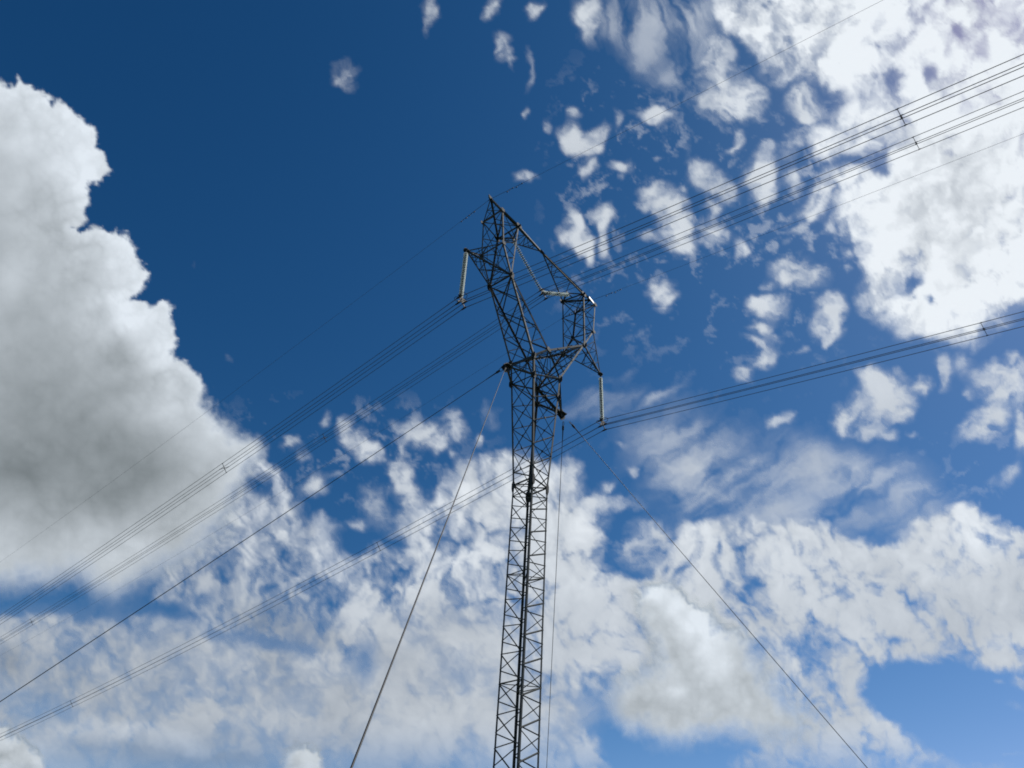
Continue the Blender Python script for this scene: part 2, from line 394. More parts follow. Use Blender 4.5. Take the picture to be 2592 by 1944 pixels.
    b.angle(up['a'](.55), up['b'](.55), .04, EZ); b.angle(up['a'](.55), J['J5b'], .04, EZ)
    ca = b.build("crossarm", STEEL, tower)
    for a in 'ab':
        l = MB(); l.angle(T, J['J7'+a], .095, -EZ+EY*sga(a)); l.build("chord", STEEL, ca)
        l = MB(); l.angle(T, J['J5'+a], .08, EZ+EY*sga(a)); l.build("chord", STEEL, ca)
    b = MB(); b.gusset(T+EY*.03, EX, EZ, .17, .14, .02); b.gusset(T-EY*.03, EX, EZ, .17, .14, .02); b.gusset(T, EX, EY, .16, .14, .016)
    b.build_each("gusset_plate", PLATE, ca)
    # earth wire peak
    P = ND['Pk'+S]; b = MB()
    for a in 'ab':
        n = EY*sga(a)
        b.angle(P, J['J1'+a], .085 if a == 'b' else .10, X+n)
        b.angle(P, J['J3'+a], .12, -X+n)
        p1 = along(P, J['J1'+a], .55); p3 = along(P, J['J3'+a], .45)
        b.angle(p1, p3, .04, n); b.angle(J['J1'+a], p3, .045, n); b.angle(p1, along(P, J['J3'+a], .2), .035, n)
    for k in ('J1', 'J3'):
        q1, q2 = along(P, J[k+'a'], .5), along(P, J[k+'b'], .5)
        b.angle(q1, J[k+'b'], .045, X); b.angle(q2, J[k+'a'], .045, X)
    tipd = unit(P-(J['J3a']+J['J3b'])/2)
    b.gusset(P+EY*.03, EX, EZ, .14, .12, .016); b.gusset(P-EY*.03, EX, EZ, .14, .12, .016)
    b.flat(P-tipd*.1, P+tipd*.22, .10, .05, EY)
    ep = b.build("earthwire_peak", STEEL, tower)
    if S == 'R':                                    # added plate, coloured near-white to stand for sun glare on the steel
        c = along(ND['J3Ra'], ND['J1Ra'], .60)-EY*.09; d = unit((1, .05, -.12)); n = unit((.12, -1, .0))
        b = MB(); b.flat(c-d*.27, c+d*.27, .13, .012, n); mp = b.build("glare_plate", PALE, ep); mp["label"] = "added plate on the peak coloured pale as sun glare"
# bridge between the two peaks
M0 = ND['M']
for S in 'LR':
    b = MB()
    P = ND['Pk'+S]; ja, jb = ND['J3'+S+'a'], ND['J3'+S+'b']; s = sgn(S)
    la = lambda t: along(M0, ja, t); lb = lambda t: along(M0, jb, t); tp = lambda t: along(M0, P, t)
    for t in (.25, .45, .68): b.angle(la(t), lb(t), .045, -EZ)
    for t0, t1 in ((.25, .45), (.68, .45), (.68, 1.0)): b.angle(la(t0)-EZ*.03, lb(t1)-EZ*.03, .04, -EZ)
    for l_, n in ((la, -EY), (lb, EY)):
        for t0, t1 in ((.28, .25), (.28, .5), (.52, .5), (.52, .8)): b.angle(l_(t0 if t0 != .28 else .3)+n*.01, tp(t1*.62)+n*.01, .038, n)
    bri = b.build("bridge_truss", STEEL, tower)
    l = MB(); l.angle(ND['Pk'+S], M0, .15, EZ, t=.02); l.build("top_chord", STEEL, bri)
    for a in 'ab':
        l = MB(); l.angle(M0, ND['J3'+S+a], .10, -EZ+EY*sga(a)); l.build("bottom_chord", STEEL, bri)
b = MB(); b.gusset(M0-EZ*.06, EX, EZ, .2, .1, .02); b.gusset(M0-EZ*.02, EX, EY, .2, .1, .016); b.build_each("gusset_plate", PLATE, bri)
# pin base and footing
b = MB(); b.plate([(-.14, -.14, .5), (.14, -.14, .5), (.14, .14, .5), (-.14, .14, .5)], .05, EZ); b.tube([(0, 0, .28), (0, 0, .5)], .07, 12)
b.build("base_pin", PLATE, tower)
b = MB(); b.lathe([(0, .32), (.42, .32), (.45, .28), (.45, -.1)], 28)
tag(b.build("tower_footing", CONC), "round concrete footing under the pylon's pointed foot", "footing")

# ---------------------------------------------------------------- insulator strings
def disc_mesh():
    b = MB()
    # glass bell with petticoat, hanging along -z
    b.lathe([(.060, -.006), (.085, -.012), (.108, -.026), (.116, -.040), (.113, -.046), (.100, -.034), (.086, -.044), (.074, -.030), (.060, -.036)], 22)
    me = bpy.data.meshes.new("disc"); me.from_pydata(b.v, [], b.f); me.polygons.foreach_set("use_smooth", b.smooth); me.materials.append(GLASS); me.update()
    c = MB(); c.lathe([(0, .035), (.035, .033), (.056, .014), (.062, -.014), (.048, -.024), (.018, -.034), (.016, -.125), (0, -.125)], 12)
    mc = bpy.data.meshes.new("disc_cap"); mc.from_pydata(c.v, [], c.f); mc.polygons.foreach_set("use_smooth", c.smooth); mc.materials.append(FITTING); mc.update()
    return me, mc
DM, CM = disc_mesh()
def insulator(p0, p1, n, label, top=None, cat="insulator"):
    """string of n discs from p0 (tower end) to p1 (wire end)"""
    p0, p1 = np.array(p0, float), np.array(p1, float); d = unit(p1-p0); L = np.linalg.norm(p1-p0)
    root = empty("insulator_string", tuple(p0)); root.rotation_euler = Vector(-d).to_track_quat('Z', 'Y').to_euler()
    tag(root, label, cat, "glass insulator strings of the tower")
    sp = L/n
    for i in range(n):
        o = bpy.data.objects.new("disc", DM); COL.objects.link(o); o.parent = root; o.location = (0, 0, -sp*i)
        c = bpy.data.objects.new("cap", CM); COL.objects.link(c); c.parent = o
    b = MB(); lt = np.linalg.norm(np.array(top)-p0) if top is not None else .25
    b.tube([(0, 0, lt), (0, 0, 0)], .016, 8); b.tube([(.05*math.cos(k/8*2*math.pi), 0, lt*.75+.07*math.sin(k/8*2*math.pi)) for k in range(8)], .012, 6, closed=True)
    b.build("shackle", FITTING, root)
    return root
TL, TR = ND['TL'], ND['TR']
iL = insulator((-5.70, 0, 29.17), (-5.575, 0, 26.12), 24, "nearly vertical glass insulator string hanging from the upper left cross-arm tip", (-5.68, 0, 29.5))
iR = insulator((5.71, 0, 29.24), (5.735, 0, 26.15), 24, "vertical glass insulator string hanging from the lower right cross-arm tip", (5.70, 0, 29.5))
iV1 = insulator((-2.43, 0, 33.50), (.06, 0, 31.70), 24, "slanting insulator string with separate looking discs at the left of the fork opening", (-2.52, 0, 33.65))
iV2 = insulator((2.52, 0, 33.60), (.24, 0, 31.70), 24, "nearly level insulator string ending at the right-hand arm of the fork", (2.56, 0, 33.68))
def ring(name, c, r, root, tilt=0.0, rad=.014, arc=1.0):
    b = MB(); N = 28; P = []
    for k in range(int(N*arc)+(0 if arc == 1 else 1)):
        a = 2*math.pi*k/N
        P.append(np.array(c)+np.array([r*math.cos(a), r*math.sin(a)*math.cos(tilt), r*math.sin(a)*math.sin(tilt)]))
    b.tube(P, rad, 6, closed=(arc == 1)); 
    o = b.build(name, FITTING); return o
def keep_parent(o, root):
    bpy.context.view_layer.update(); o.parent = root; o.matrix_parent_inverse = root.matrix_world.inverted()
# ---------------------------------------------------------------- conductors
AL, AM, AR = np.array([-5.492, 0, 25.787]), np.array([.293, 0, 31.623])-np.array([0, 0, .0]), np.array([5.752, 0, 25.814])
SB, SF = (-.035, 5.047e-4), (.058, 3.45e-4)
WIRES = {'L': (AL, -.157, -.162), 'M': (AM, -.147, -.149), 'R': (AR, -.149, -.157)}
OFF = [(-.2, .2), (.2, .2), (-.2, -.2), (.2, -.2)]
def wpt(A, side, mm, t, off=(0, 0), kc=None):
    k, c = kc or (SB if side > 0 else SF)
    return np.array([A[0]+k*t+off[0], side*t, A[2]+mm*t+c*t*t+off[1]])
def proj(P):
    d = np.array(P)-CAM; z = d@FWD; return PW/2+FPX*(d@RGT)/z, PH/2-FPX*(d@UPV)/z
TS = np.concatenate([[0, .25, .6, 1.2], np.linspace(2, 40, 39), np.linspace(43, 300, 52)])
def find_t(A, side, mm, px):
    best = (1e9, 0)
    for t in np.arange(5, 160, .1):
        P = wpt(A, side, mm, t)
        if (P-CAM)@FWD < 1: continue
        q = proj(P); e = math.hypot(q[0]-px[0], q[1]-px[1])
        if e < best[0]: best = (e, t)
    return best[1]
SPACERS = {'L': [(1, (568, 1184)), (-1, (2280.6, 294.5))], 'M': [(1, (820, 1107)), (1, (79.6, 1574.8)), (-1, (2316.8, 363))],
           'R': [(1, (959, 1383)), (1, (180.8, 1779.6)), (-1, (2490.7, 832.6))]}
BL = {'L': "four-wire conductor bundle hanging from the upper left cross-arm insulator", 'M': "four-wire conductor bundle held by the V-shaped insulators inside the fork",
      'R': "four-wire conductor bundle hanging lowest, from the right cross-arm insulator"}
def spacer_meshes():
    f = MB()
    # X frame in the xz plane
    for a, c in OFF:
        f.flat((0, 0, 0), (a*.94, 0, c*.94), .022, .02, (0, 1, 0))
    f.lathe([(0, -.03), (.035, -.02), (.035, .02), (0, .03)], 10, Matrix.Rotation(math.pi/2, 4, 'X'), False)
    k = MB(); k.tube([(0, -.05, 0), (0, .05, 0)], .019, 8)
    return f, k
for key, (A, mb, mf) in WIRES.items():
    root = empty("conductor_bundle", tuple(A)); tag(root, BL[key], "power cable", "conductor bundles of the line")
    inv = np.array(A)
    for off in OFF:
        P = [wpt(A, 1, mb, t, off) for t in TS[::-1]]+[wpt(A, -1, mf, t, off) for t in TS[1:]]
        dist = [abs(p[1]) for p in P]
        R = [.013+.006*max(0, 1-d/1.6) if d < 1.6 else .013 for d in dist]
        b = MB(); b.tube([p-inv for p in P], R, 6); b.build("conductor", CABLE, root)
        # suspension clamp
        c = MB(); cp = np.array([off[0], 0, off[1]])
        c.tube([cp+np.array([0, y, -.012-.03*abs(y)]) for y in (-.16, -.08, 0, .08, .16)], [.028, .04, .045, .04, .028], 8)
        c.flat(cp+np.array([0, 0, .0]), cp+np.array([0, 0, .12]), .05, .03, (0, 1, 0)); c.build("suspension_clamp", PLATE, root)
    # dampers under each wire near the tower
    for side, px in SPACERS[key]:
        mm = mb if side > 0 else mf
        t = find_t(A, side, mm, px); c = wpt(A, side, mm, t)-inv
        kk, cc = (SB if side > 0 else SF); d = unit((kk, side, mm+2*cc*t))
        rot = Vector(d*side).to_track_quat('Y', 'Z').to_euler()
        f, k = spacer_meshes(); so_ = f.build("spacer", FITTING, root); so_.location = tuple(c)
        for off in OFF:
            ko = k.build("wire_grip", FITTING, so_); ko.location = (off[0], 0, off[1])
# yoke plates and corona rings (belong to the insulator strings)
def yoke(root, A, end, name_ring=True):
    e = np.array(end); A = np.array(A)
    b = MB()
    b.flat(e, A+EZ*.08, .09, .03, EY)
    b.plate([A+np.array(k) for k in ((-.24, 0, .36), (.24, 0, .36), (.27, 0, .30), (.08, 0, .08), (.24, 0, -.06), (.20, 0, -.10), (0, 0, .02), (-.20, 0, -.10), (-.24, 0, -.06), (-.08, 0, .08), (-.27, 0, .30))], .022, EY)
    o = b.build("yoke_plate", FITTING); keep_parent(o, root)
yoke(iL, AL, (-5.57, 0, 26.1)); yoke(iR, AR, (5.735, 0, 26.13))
b = MB(); b.plate([AM+np.array(k) for k in ((-.34, 0, .16), (-.24, 0, .34), (.14, 0, .36), (.24, 0, .22), (.10, 0, .02), (.22, 0, -.10), (.16, 0, -.12), (0, 0, -.02), (-.20, 0, -.12), (-.24, 0, -.06), (-.1, 0, .04))], .022, EY)
b.tube([(.06, 0, 31.70), AM+np.array([-.2, 0, .22])], .02); b.tube([(.24, 0, 31.72), AM+np.array([.05, 0, .25])], .02)
keep_parent(b.build("yoke_plate", FITTING), iV1)
for root, c in ((iL, (-5.58, 0, 26.12)), (iR, (5.735, 0, 26.15))):
    for sy_ in (-1, 1):
        o = ring("corona_ring", (c[0], sy_*.17, c[2]-.06), .17, root, tilt=0.25*sy_); keep_parent(o, root)
for root, c, r in ((iV1, (.10, 0, 31.78), .26), (iV2, (.45, 0, 31.82), .24)):
    b = MB(); N = 24; d = unit(np.array(c)-np.array(root.location)); u = EY; v = np.cross(d, u)
    b.tube([np.array(c)+r*(math.cos(2*math.pi*k/N)*u*1.1+math.sin(2*math.pi*k/N)*v) for k in range(3, 22)], .014, 6)
    b.tube([np.array(c)-r*.9*v, np.array(c)+.5*v*r], .01, 6)
    keep_parent(b.build("corona_ring", FITTING), root)
# earth wires with vibration dampers
for S, lab, mb, mf, cb, cf in (('L', "thin upper earth wire running from the left peak of the tower", -.070, -.083, (-.001, 3.855e-4), (.110, 3.756e-4)),
                       ('R', "thin earth wire running from the right peak of the tower", -.089, -.082, (-.001, 3.855e-4), (.110, 3.756e-4))):
    A = ND['Pk'+S]*np.array([1, 0, 1])-EZ*.06
    root = empty("earth_wire", tuple(A)); tag(root, lab, "cable", "earth wires of the line")
    P = [wpt(A, 1, mb, t, kc=cb) for t in TS[::-1]]+[wpt(A, -1, mf, t, kc=cf) for t in TS[1:]]
    R = [.0068+(.004 if abs(p[1]) < 1.3 else 0) for p in P]
    b = MB(); b.tube([p-A for p in P], R, 6); b.build("strand", CABLE, root)
    b = MB(); b.tube([(0, -.12, -.01), (0, 0, .0), (0, .12, -.01)], [.02, .032, .02], 8); b.flat((0, 0, .0), (0, 0, .12), .05, .03, EY); b.build("clamp", FITTING, root)
    for side, mm, kc in ((1, mb, cb), (-1, mf, cf)):
        for t in (1.35, 1.95):
            c = wpt(A, side, mm, t, kc=kc)-A
            b = MB(); b.tube([c-EZ*.0, c-EZ*.07], .014, 6); b.tube([c-EZ*.07-EY*.2, c-EZ*.06, c-EZ*.07+EY*.2], .006, 6)
            for q in (-1, 1): b.tube([c-EZ*.07+EY*q*.15, c-EZ*.07+EY*q*.24], .027, 8)
            b.build("vibration_damper", FITTING, root)
# guy wires
GUYS = [((-2.357, 0, 24.009), (-17.746, 15.785, 0), "long guy wire running down to the lower left corner"), ((-2.204, 0, 24.174), (-16.534, -11.904, 0), "pale thick steep guy wire crossing left of the mast, nearest the viewer"),
        ((2.270, 0, 23.838), (18.36, 13.797, 0), "nearly vertical thin guy wire just right of the mast"), ((2.760, 0, 24.129), (16.785, -12.616, 0), "guy wire slanting down to the lower right away from the mast")]
for A, B, lab in GUYS:
    A = np.array(A); B = np.array(B); d = unit(B-A)
    tip = ND['GL' if A[0] < 0 else 'GR']*np.array([1, 0, 1])-EZ*.2
    root = empty("guy_wire", tuple(A)); tag(root, lab, "guy wire", "guy wires staying the mast")
    b = MB(); N = 40
    b.tube([(A-A)+(B-A)*t-EZ*4*.05*t*(1-t)*1.0 for t in np.linspace(.012, 1, N)], .014, 8); b.build("strand", GUY, root)
    s0 = A+d*.02
    # shackle (a thin loop) and the dead end clamp
    u = unit(np.cross(d, EY)); b = MB()
    b.tube([s0-A+d*(.12-.13*math.cos(k/16*2*math.pi))+u*.07*math.sin(k/16*2*math.pi) for k in range(16)], .014, 6, closed=True); b.build("shackle", FITTING, root)
    b = MB(); b.tube([s0-A+d*.20, s0-A+d*.25, s0-A+d*.40, s0-A+d*.46, s0-A+d*1.1], [.03, .055, .055, .03, .016], 8); b.build("wedge_clamp", PLATE, root)
    if A[0] < 0:
        b = MB(); b.flat(tip-A, s0-A+d*.05, .05, .02, EY); b.build("link_plate", FITTING, root)
    b = MB(); b.lathe([(0, .25), (.3, .25), (.32, .22), (.32, -.2)], 16)
    o = b.build("guy_anchor", CONC); o.location = (B[0], B[1], -.05)
    where = {(-1, 1): "far left", (-1, -1): "near left", (1, 1): "far right", (1, -1): "near right"}[(int(np.sign(B[0])), int(np.sign(B[1])))]
    tag(o, "round concrete guy anchor in the grass at the %s of the tower" % where, "anchor block", "guy anchors")
# ---------------------------------------------------------------- clouds
# Each cloud layer is a thin sheet of cloud high in the air. `cover` is how much of the sky it
# hides; the second value paints lit white to shaded grey into its colour.
_rs = np.random.RandomState(11)
_PT = _rs.rand(16, 128, 128).astype(np.float32)
def vnoise(x, y, k):
    T = _PT[k % 16]; xi = np.floor(x).astype(int); yi = np.floor(y).astype(int)
    fx = x-xi; fy = y-yi; fx = fx*fx*fx*(fx*(fx*6-15)+10); fy = fy*fy*fy*(fy*(fy*6-15)+10)
    x0, x1, y0, y1 = xi & 127, (xi+1) & 127, yi & 127, (yi+1) & 127
    return (T[y0, x0]*(1-fx)+T[y0, x1]*fx)*(1-fy)+(T[y1, x0]*(1-fx)+T[y1, x1]*fx)*fy
def fbm(x, y, k, oct=5, gain=.52, billow=False):
    s = 0; a = 1; t = 0
    for i in range(oct):
        c, n_ = math.cos(.6*i+.3), math.sin(.6*i+.3)
        v = vnoise((x*c-y*n_)*2.03**i+17.3*i, (x*n_+y*c)*2.03**i+9.1*i, k+i)
        if billow: v = 1-abs(2*v-1)
        s = s+a*v; t += a; a *= gain
    return s/t
def con(n, k): return np.clip((n-.5)*k+.5, 0, 1)
def worley(x, y, k):
    """1 at cell centres falling to 0 between cells"""
    xi = np.floor(x).astype(int); yi = np.floor(y).astype(int); best = np.full(x.shape, 9.0, np.float32)
    for dy in (-1, 0, 1):
        for dx in (-1, 0, 1):
            a, b = (xi+dx) & 127, (yi+dy) & 127
            px = xi+dx+_PT[k % 16][b, a]; py = yi+dy+_PT[(k+5) % 16][b, a]
            best = np.minimum(best, (x-px)**2+(y-py)**2)
    return np.clip(1-np.sqrt(best)*1.05, 0, 1)
def sstep(a, b, x):
    t = np.clip((x-a)/(b-a), 0, 1); return t*t*(3-2*t)
def grid(x0, y0, x1, y1, st):
    xs_ = np.arange(x0, x1+.1, st); ys_ = np.arange(y0, y1+.1, st); return np.meshgrid(xs_, ys_)
def gauss(X, Y, lst, ox=0., oy=0., sc=1.7068):
    """1 - product of (1 - bump); entries (x, y, rx, ry, weight[, angle])"""
    k = np.ones_like(X)
    for e in lst:
        x, y, rx, ry, w_ = e[:5]; an = math.radians(e[5]) if len(e) > 5 else 0
        cx, cy, rx, ry = ox+x/sc, oy+y/sc, rx/sc, ry/sc
        R = 2.6*max(rx, ry); j0, j1 = np.searchsorted(Y[:, 0], (cy-R, cy+R)); i0, i1 = np.searchsorted(X[0], (cx-R, cx+R))
        if j0 >= j1 or i0 >= i1: continue
        dx, dy = X[j0:j1, i0:i1]-cx, Y[j0:j1, i0:i1]-cy
        u = (dx*math.cos(an)+dy*math.sin(an))/rx; v = (-dx*math.sin(an)+dy*math.cos(an))/ry
        k[j0:j1, i0:i1] *= 1-w_*np.exp(-.85*(u*u+v*v)**1.25)
    return 1-k
def sdist(X, Y, P):
    """signed distance to a polygon, positive inside"""
    P = np.array(P, float); D = np.full(X.shape, 1e9); ins = np.zeros(X.shape, bool)
    for i in range(len(P)):
        a, b = P[i], P[(i+1) % len(P)]; e = b-a
        t = np.clip(((X-a[0])*e[0]+(Y-a[1])*e[1])/(e@e+1e-9), 0, 1)
        D = np.minimum(D, (X-a[0]-t*e[0])**2+(Y-a[1]-t*e[1])**2)
        if a[1] != b[1]:
            c = ((a[1] > Y) != (b[1] > Y)) & (X < e[0]*(Y-a[1])/e[1]+a[0]); ins ^= c
    D = np.sqrt(D); return np.where(ins, D, -D)
def q(pts, ox, oy, sc=1.7068): return [(ox+x/sc, oy+y/sc) for x, y in pts]
Q1, Q2, Q3, Q4 = (0, 0), (1296, 0), (0, 972), (1296, 972)

def cloud_mat(name, white, grey, detail, wsc):
    m_ = bpy.data.materials.new(name); m_.use_nodes = True; t = m_.node_tree; t.nodes.clear(); N = t.nodes.new; L = t.links.new
    ac = N("ShaderNodeAttribute"); ac.attribute_name = "cover"; ad = N("ShaderNodeAttribute"); ad.attribute_name = "shade"
    ge = N("ShaderNodeNewGeometry"); no = N("ShaderNodeTexNoise"); no.inputs["Scale"].default_value = 1.0/wsc; no.inputs["Detail"].default_value = 6; no.inputs["Roughness"].default_value = .62
    L(ge.outputs["Position"], no.inputs["Vector"])
    # wisps: the noise matters most where the cloud is half thick
    s1 = N("ShaderNodeMath"); s1.operation = 'SUBTRACT'; s1.inputs[1].default_value = .5; L(no.outputs["Fac"], s1.inputs[0])
    om = N("ShaderNodeMath"); om.operation = 'SUBTRACT'; om.inputs[0].default_value = 1.0; L(ac.outputs["Fac"], om.inputs[1])
    pr_ = N("ShaderNodeMath"); pr_.operation = 'MULTIPLY'; L(ac.outputs["Fac"], pr_.inputs[0]); L(om.outputs[0], pr_.inputs[1])
    p2 = N("ShaderNodeMath"); p2.operation = 'MULTIPLY'; L(pr_.outputs[0], p2.inputs[0]); L(s1.outputs[0], p2.inputs[1])
    p3 = N("ShaderNodeMath"); p3.operation = 'MULTIPLY'; p3.inputs[1].default_value = 4*detail; L(p2.outputs[0], p3.inputs[0])
    al = N("ShaderNodeMath"); al.operation = 'ADD'; al.use_clamp = True; L(ac.outputs["Fac"], al.inputs[0]); L(p3.outputs[0], al.inputs[1])
    dd = N("ShaderNodeMath"); dd.operation = 'MULTIPLY_ADD'; dd.inputs[1].default_value = .22*detail; L(s1.outputs[0], dd.inputs[0]); L(ad.outputs["Fac"], dd.inputs[2])
    cr_ = N("ShaderNodeValToRGB"); cr_.color_ramp.elements[0].color = (*white, 1); cr_.color_ramp.elements[1].color = (*grey, 1); L(dd.outputs[0], cr_.inputs[0])  # painted light: sunlit white to shaded grey by vertex value
    tl = N("ShaderNodeBsdfTranslucent"); L(cr_.outputs[0], tl.inputs[0])
    tp = N("ShaderNodeBsdfTransparent"); mx_ = N("ShaderNodeMixShader"); o = N("ShaderNodeOutputMaterial")
    L(al.outputs[0], mx_.inputs[0]); L(tp.outputs[0], mx_.inputs[1]); L(tl.outputs[0], mx_.inputs[2]); L(mx_.outputs[0], o.inputs[0])
    return m_
def sheet(name, X, Y, cover, shade, alt, mat, relief=0.0):
    """lay the cloud on a level at `alt` metres above the ground"""
    D = FWD+((X-PW/2)/FPX)[..., None]*RGT-((Y-PH/2)/FPX)[..., None]*UPV
    t = (alt-CAM[2])/np.maximum(D[..., 2], .05)
    t = t*(1-relief*shade*cover)
    P = CAM+D*t[..., None]
    keep = cover > .012
    fm = keep[:-1, :-1] | keep[1:, :-1] | keep[:-1, 1:] | keep[1:, 1:]
    h_, w_ = X.shape; idx = np.arange(h_*w_).reshape(h_, w_)
    F = np.stack([idx[:-1, :-1], idx[:-1, 1:], idx[1:, 1:], idx[1:, :-1]], -1)[fm]
    used = np.zeros(h_*w_, bool); used[F.ravel()] = True; new = np.cumsum(used)-1
    F = new[F]; V = P.reshape(-1, 3)[used].astype(np.float32)
    me = bpy.data.meshes.new(name); me.vertices.add(len(V)); me.vertices.foreach_set("co", V.ravel())
    me.loops.add(F.size); me.loops.foreach_set("vertex_index", F.ravel().astype(np.int32))
    me.polygons.add(len(F)); me.polygons.foreach_set("loop_start", np.arange(0, F.size, 4, dtype=np.int32)); me.polygons.foreach_set("use_smooth", np.ones(len(F), bool))
    me.update(calc_edges=True)
    for nm, A in (("cover", cover), ("shade", shade)):
        at = me.attributes.new(nm, 'FLOAT', 'POINT'); at.data.foreach_set("value", A.reshape(-1)[used].astype(np.float32))
    me.materials.append(mat); o = bpy.data.objects.new(name, me); COL.objects.link(o)
    return o

_z = SUN@FWD; SUN_PX = (PW/2+FPX*(SUN@RGT)/_z, PH/2-FPX*(SUN@UPV)/_z)
# ---- cumulus clouds
CM_B = cloud_mat("shaded_cumulus", (.84, .87, .84), (.10, .119, .112), .0, 90.0)
def cum_cover(X, Y, poly, amp, soft_, seed):
    n_ = fbm(X/62, Y/62, seed, 6, .55, True); b_ = fbm(X/24, Y/24, seed+3, 4, .5, True); w1 = fbm(X/110, Y/110, seed+5, 5)
    sd = sdist(X+46*(w1-.5), Y+46*(fbm(X/110+30, Y/110, seed+6, 5)-.5), poly)
    s_ = soft_(X, Y)
    cv = sstep(-1, 1, (sd+amp*(n_-.62)+amp*.45*(b_-.6))/s_)
    return cv, sd, n_, w1
CUM = []
def cumulus(poly, box, amp, soft_, dfun, label, seed, alt, st=4):
    X, Y = grid(*box, st); CUM.append((poly, amp, soft_, seed, box))
    cv, sd, n_, w1 = cum_cover(X, Y, poly, amp, soft_, seed)
    dp = dfun(X, Y, sd, n_, w1)
    edge = sstep(0, 120, X-box[0])*sstep(0, 120, box[3]-Y)
    o = sheet("cumulus_cloud", X, Y, cv*edge, np.clip(dp, 0, 1), alt, CM_B)
    return tag(o, label, "cloud", "cumulus clouds")
left = [(-500, 230), (-200, 200), (0, 214), (30, 220), (36, 193), (54, 204), (81, 226), (98, 229), (131, 271), (146, 260), (179, 284), (209, 305), (230, 326), (239, 377), (263, 404), (279, 439), (263, 460), (227, 463), (231, 493), (219, 514), (218, 544), (197, 568), (209, 581), (239, 572), (268, 580), (310, 577), (327, 606), (339, 624), (334, 646), (371, 687), (361, 714), (348, 737), (330, 745), (318, 752), (340, 764), (376, 776), (392, 768), (412, 757), (437, 779), (433, 821), (438, 858), (452, 905), (485, 920), (515, 955), (521, 1005), (540, 1040), (567, 1070), (597, 1090), (650, 1105), (668, 1140), (640, 1180), (600, 1230), (590, 1290), (560, 1340), (480, 1400), (400, 1440), (330, 1480), (292, 1518), (255, 1490), (205, 1445), (117, 1452), (0, 1474), (-200, 1500), (-500, 1500)]
def left_soft(X, Y): return 8+26*sstep(850, 1250, Y)+30*sstep(1180, 1400, Y)
def left_shade(X, Y, sd, n_, w1):  # painted shading: grey shaded cores, bright sunlit rim lumps
    b2 = fbm(X/150, Y/120, 3, 5, .5, True)
    d = .085+.16*sstep(0, 60, sd)+.20*sstep(40, 300, sd)+.20*(n_-.6)*(1-.6*sstep(60, 260, sd))+.16*(w1-.5)+.14*(b2-.62)+.16*sstep(1000, 1300, Y)
    b3 = fbm(X/40, Y/40, 9, 4, .55, True); d += .34*(b3-.6)*np.exp(-np.clip(sd-8, 0, 999)/95)*sstep(1200, 1000, Y)
    d += .26*gauss(X, Y, [(120, 1080, 230, 190, 1), (60, 1250, 150, 110, .5), (260, 1200, 160, 120, .7), (340, 1140, 200, 100, .75), (60, 900, 200, 130, .6), (150, 1160, 260, 130, .35), (250, 960, 120, 90, .35)], sc=1)
    d += .20*gauss(X, Y, [(60, 620, 170, 110, .8), (150, 560, 110, 90, .9), (170, 690, 90, 60, .7), (320, 890, 60, 50, .8), (250, 790, 30, 40, .5), (400, 980, 80, 40, .5)], sc=1)
    d -= .20*gauss(X, Y, [(190, 410, 60, 110, 1), (300, 800, 26, 70, 1, -30), (360, 860, 36, 80, 1, -35), (30, 700, 40, 50, .8), (60, 360, 60, 30, .5), (300, 660, 60, 60, .6), (30, 1330, 90, 60, .5), (260, 1380, 130, 60, .5), (70, 1420, 120, 40, .3), (470, 1080, 100, 40, .4, 40), (390, 880, 30, 40, .6)], sc=1)
    return d
cumulus(left, (-420, 120, 740, 1580), 34, left_soft, left_shade, "huge grey-cored cumulus bank with bright ragged edge filling the left side", 2, 3190.0)
low = q([(540, 890), (600, 868), (680, 872), (740, 910), (800, 930), (850, 970), (880, 1030), (930, 1060), (1000, 1080), (1040, 1160), (1100, 1200), (1130, 1290), (1230, 1400), (1290, 1480), (1240, 1530), (1100, 1535), (980, 1520), (860, 1500), (740, 1530), (640, 1560), (560, 1500), (460, 1450), (400, 1370), (420, 1300), (500, 1240), (600, 1215), (620, 1150), (590, 1060), (560, 980)], *Q4)
def low_soft(X, Y): return 24+26*sstep(1560, 1720, Y)+22*sstep(1880, 2010, X)
def low_shade(X, Y, sd, n_, w1):  # painted shading: sunlit ridge lighter, the side behind it greyer
    b2 = fbm(X/70, Y/80, 5, 5, .55, True)
    d = .24+.10*sstep(0, 60, sd)+.26*(n_-.6)+.16*(w1-.5)+.26*(b2-.62)
    d -= .32*gauss(X, Y, [(620, 900, 70, 40, 1), (700, 960, 60, 60, 1, 40), (800, 1030, 60, 60, 1), (860, 1130, 60, 90, 1), (900, 1220, 60, 60, .8), (700, 1330, 60, 24, .5), (1150, 1290, 26, 26, .7)], *Q4)
    d += .09*gauss(X, Y, [(640, 1070, 60, 110, 1), (720, 1150, 60, 60, .8), (1000, 1130, 80, 100, .5), (620, 1420, 160, 70, .8), (1000, 1440, 160, 70, .5)], *Q4)
    return d
cumulus(low, (1480, 1420, 2120, 1944), 46, low_soft, low_shade, "cream cumulus puff with a bright ridge low down right of the mast", 8, 3185.0)
corner = q([(-700, 1490), (-60, 1480), (0, 1500), (50, 1530), (90, 1560), (150, 1590), (170, 1640), (160, 1700), (100, 1760), (-60, 1800), (-700, 1800)], *Q3)
cumulus(corner, (-420, 1740, 220, 2040), 46, lambda X, Y: 16+0*X, lambda X, Y, sd, n_, w1: .26+.22*sstep(0, 50, sd)+.5*(n_-.6)+.3*(w1-.5), "small round cumulus cut off by the bottom left corner", 4, 3190.0)  # inner grey is painted shade
tuft = q([(1255, 1600), (1290, 1575), (1340, 1580), (1380, 1610), (1390, 1660), (1420, 1720), (1230, 1720), (1240, 1650)], *Q3)
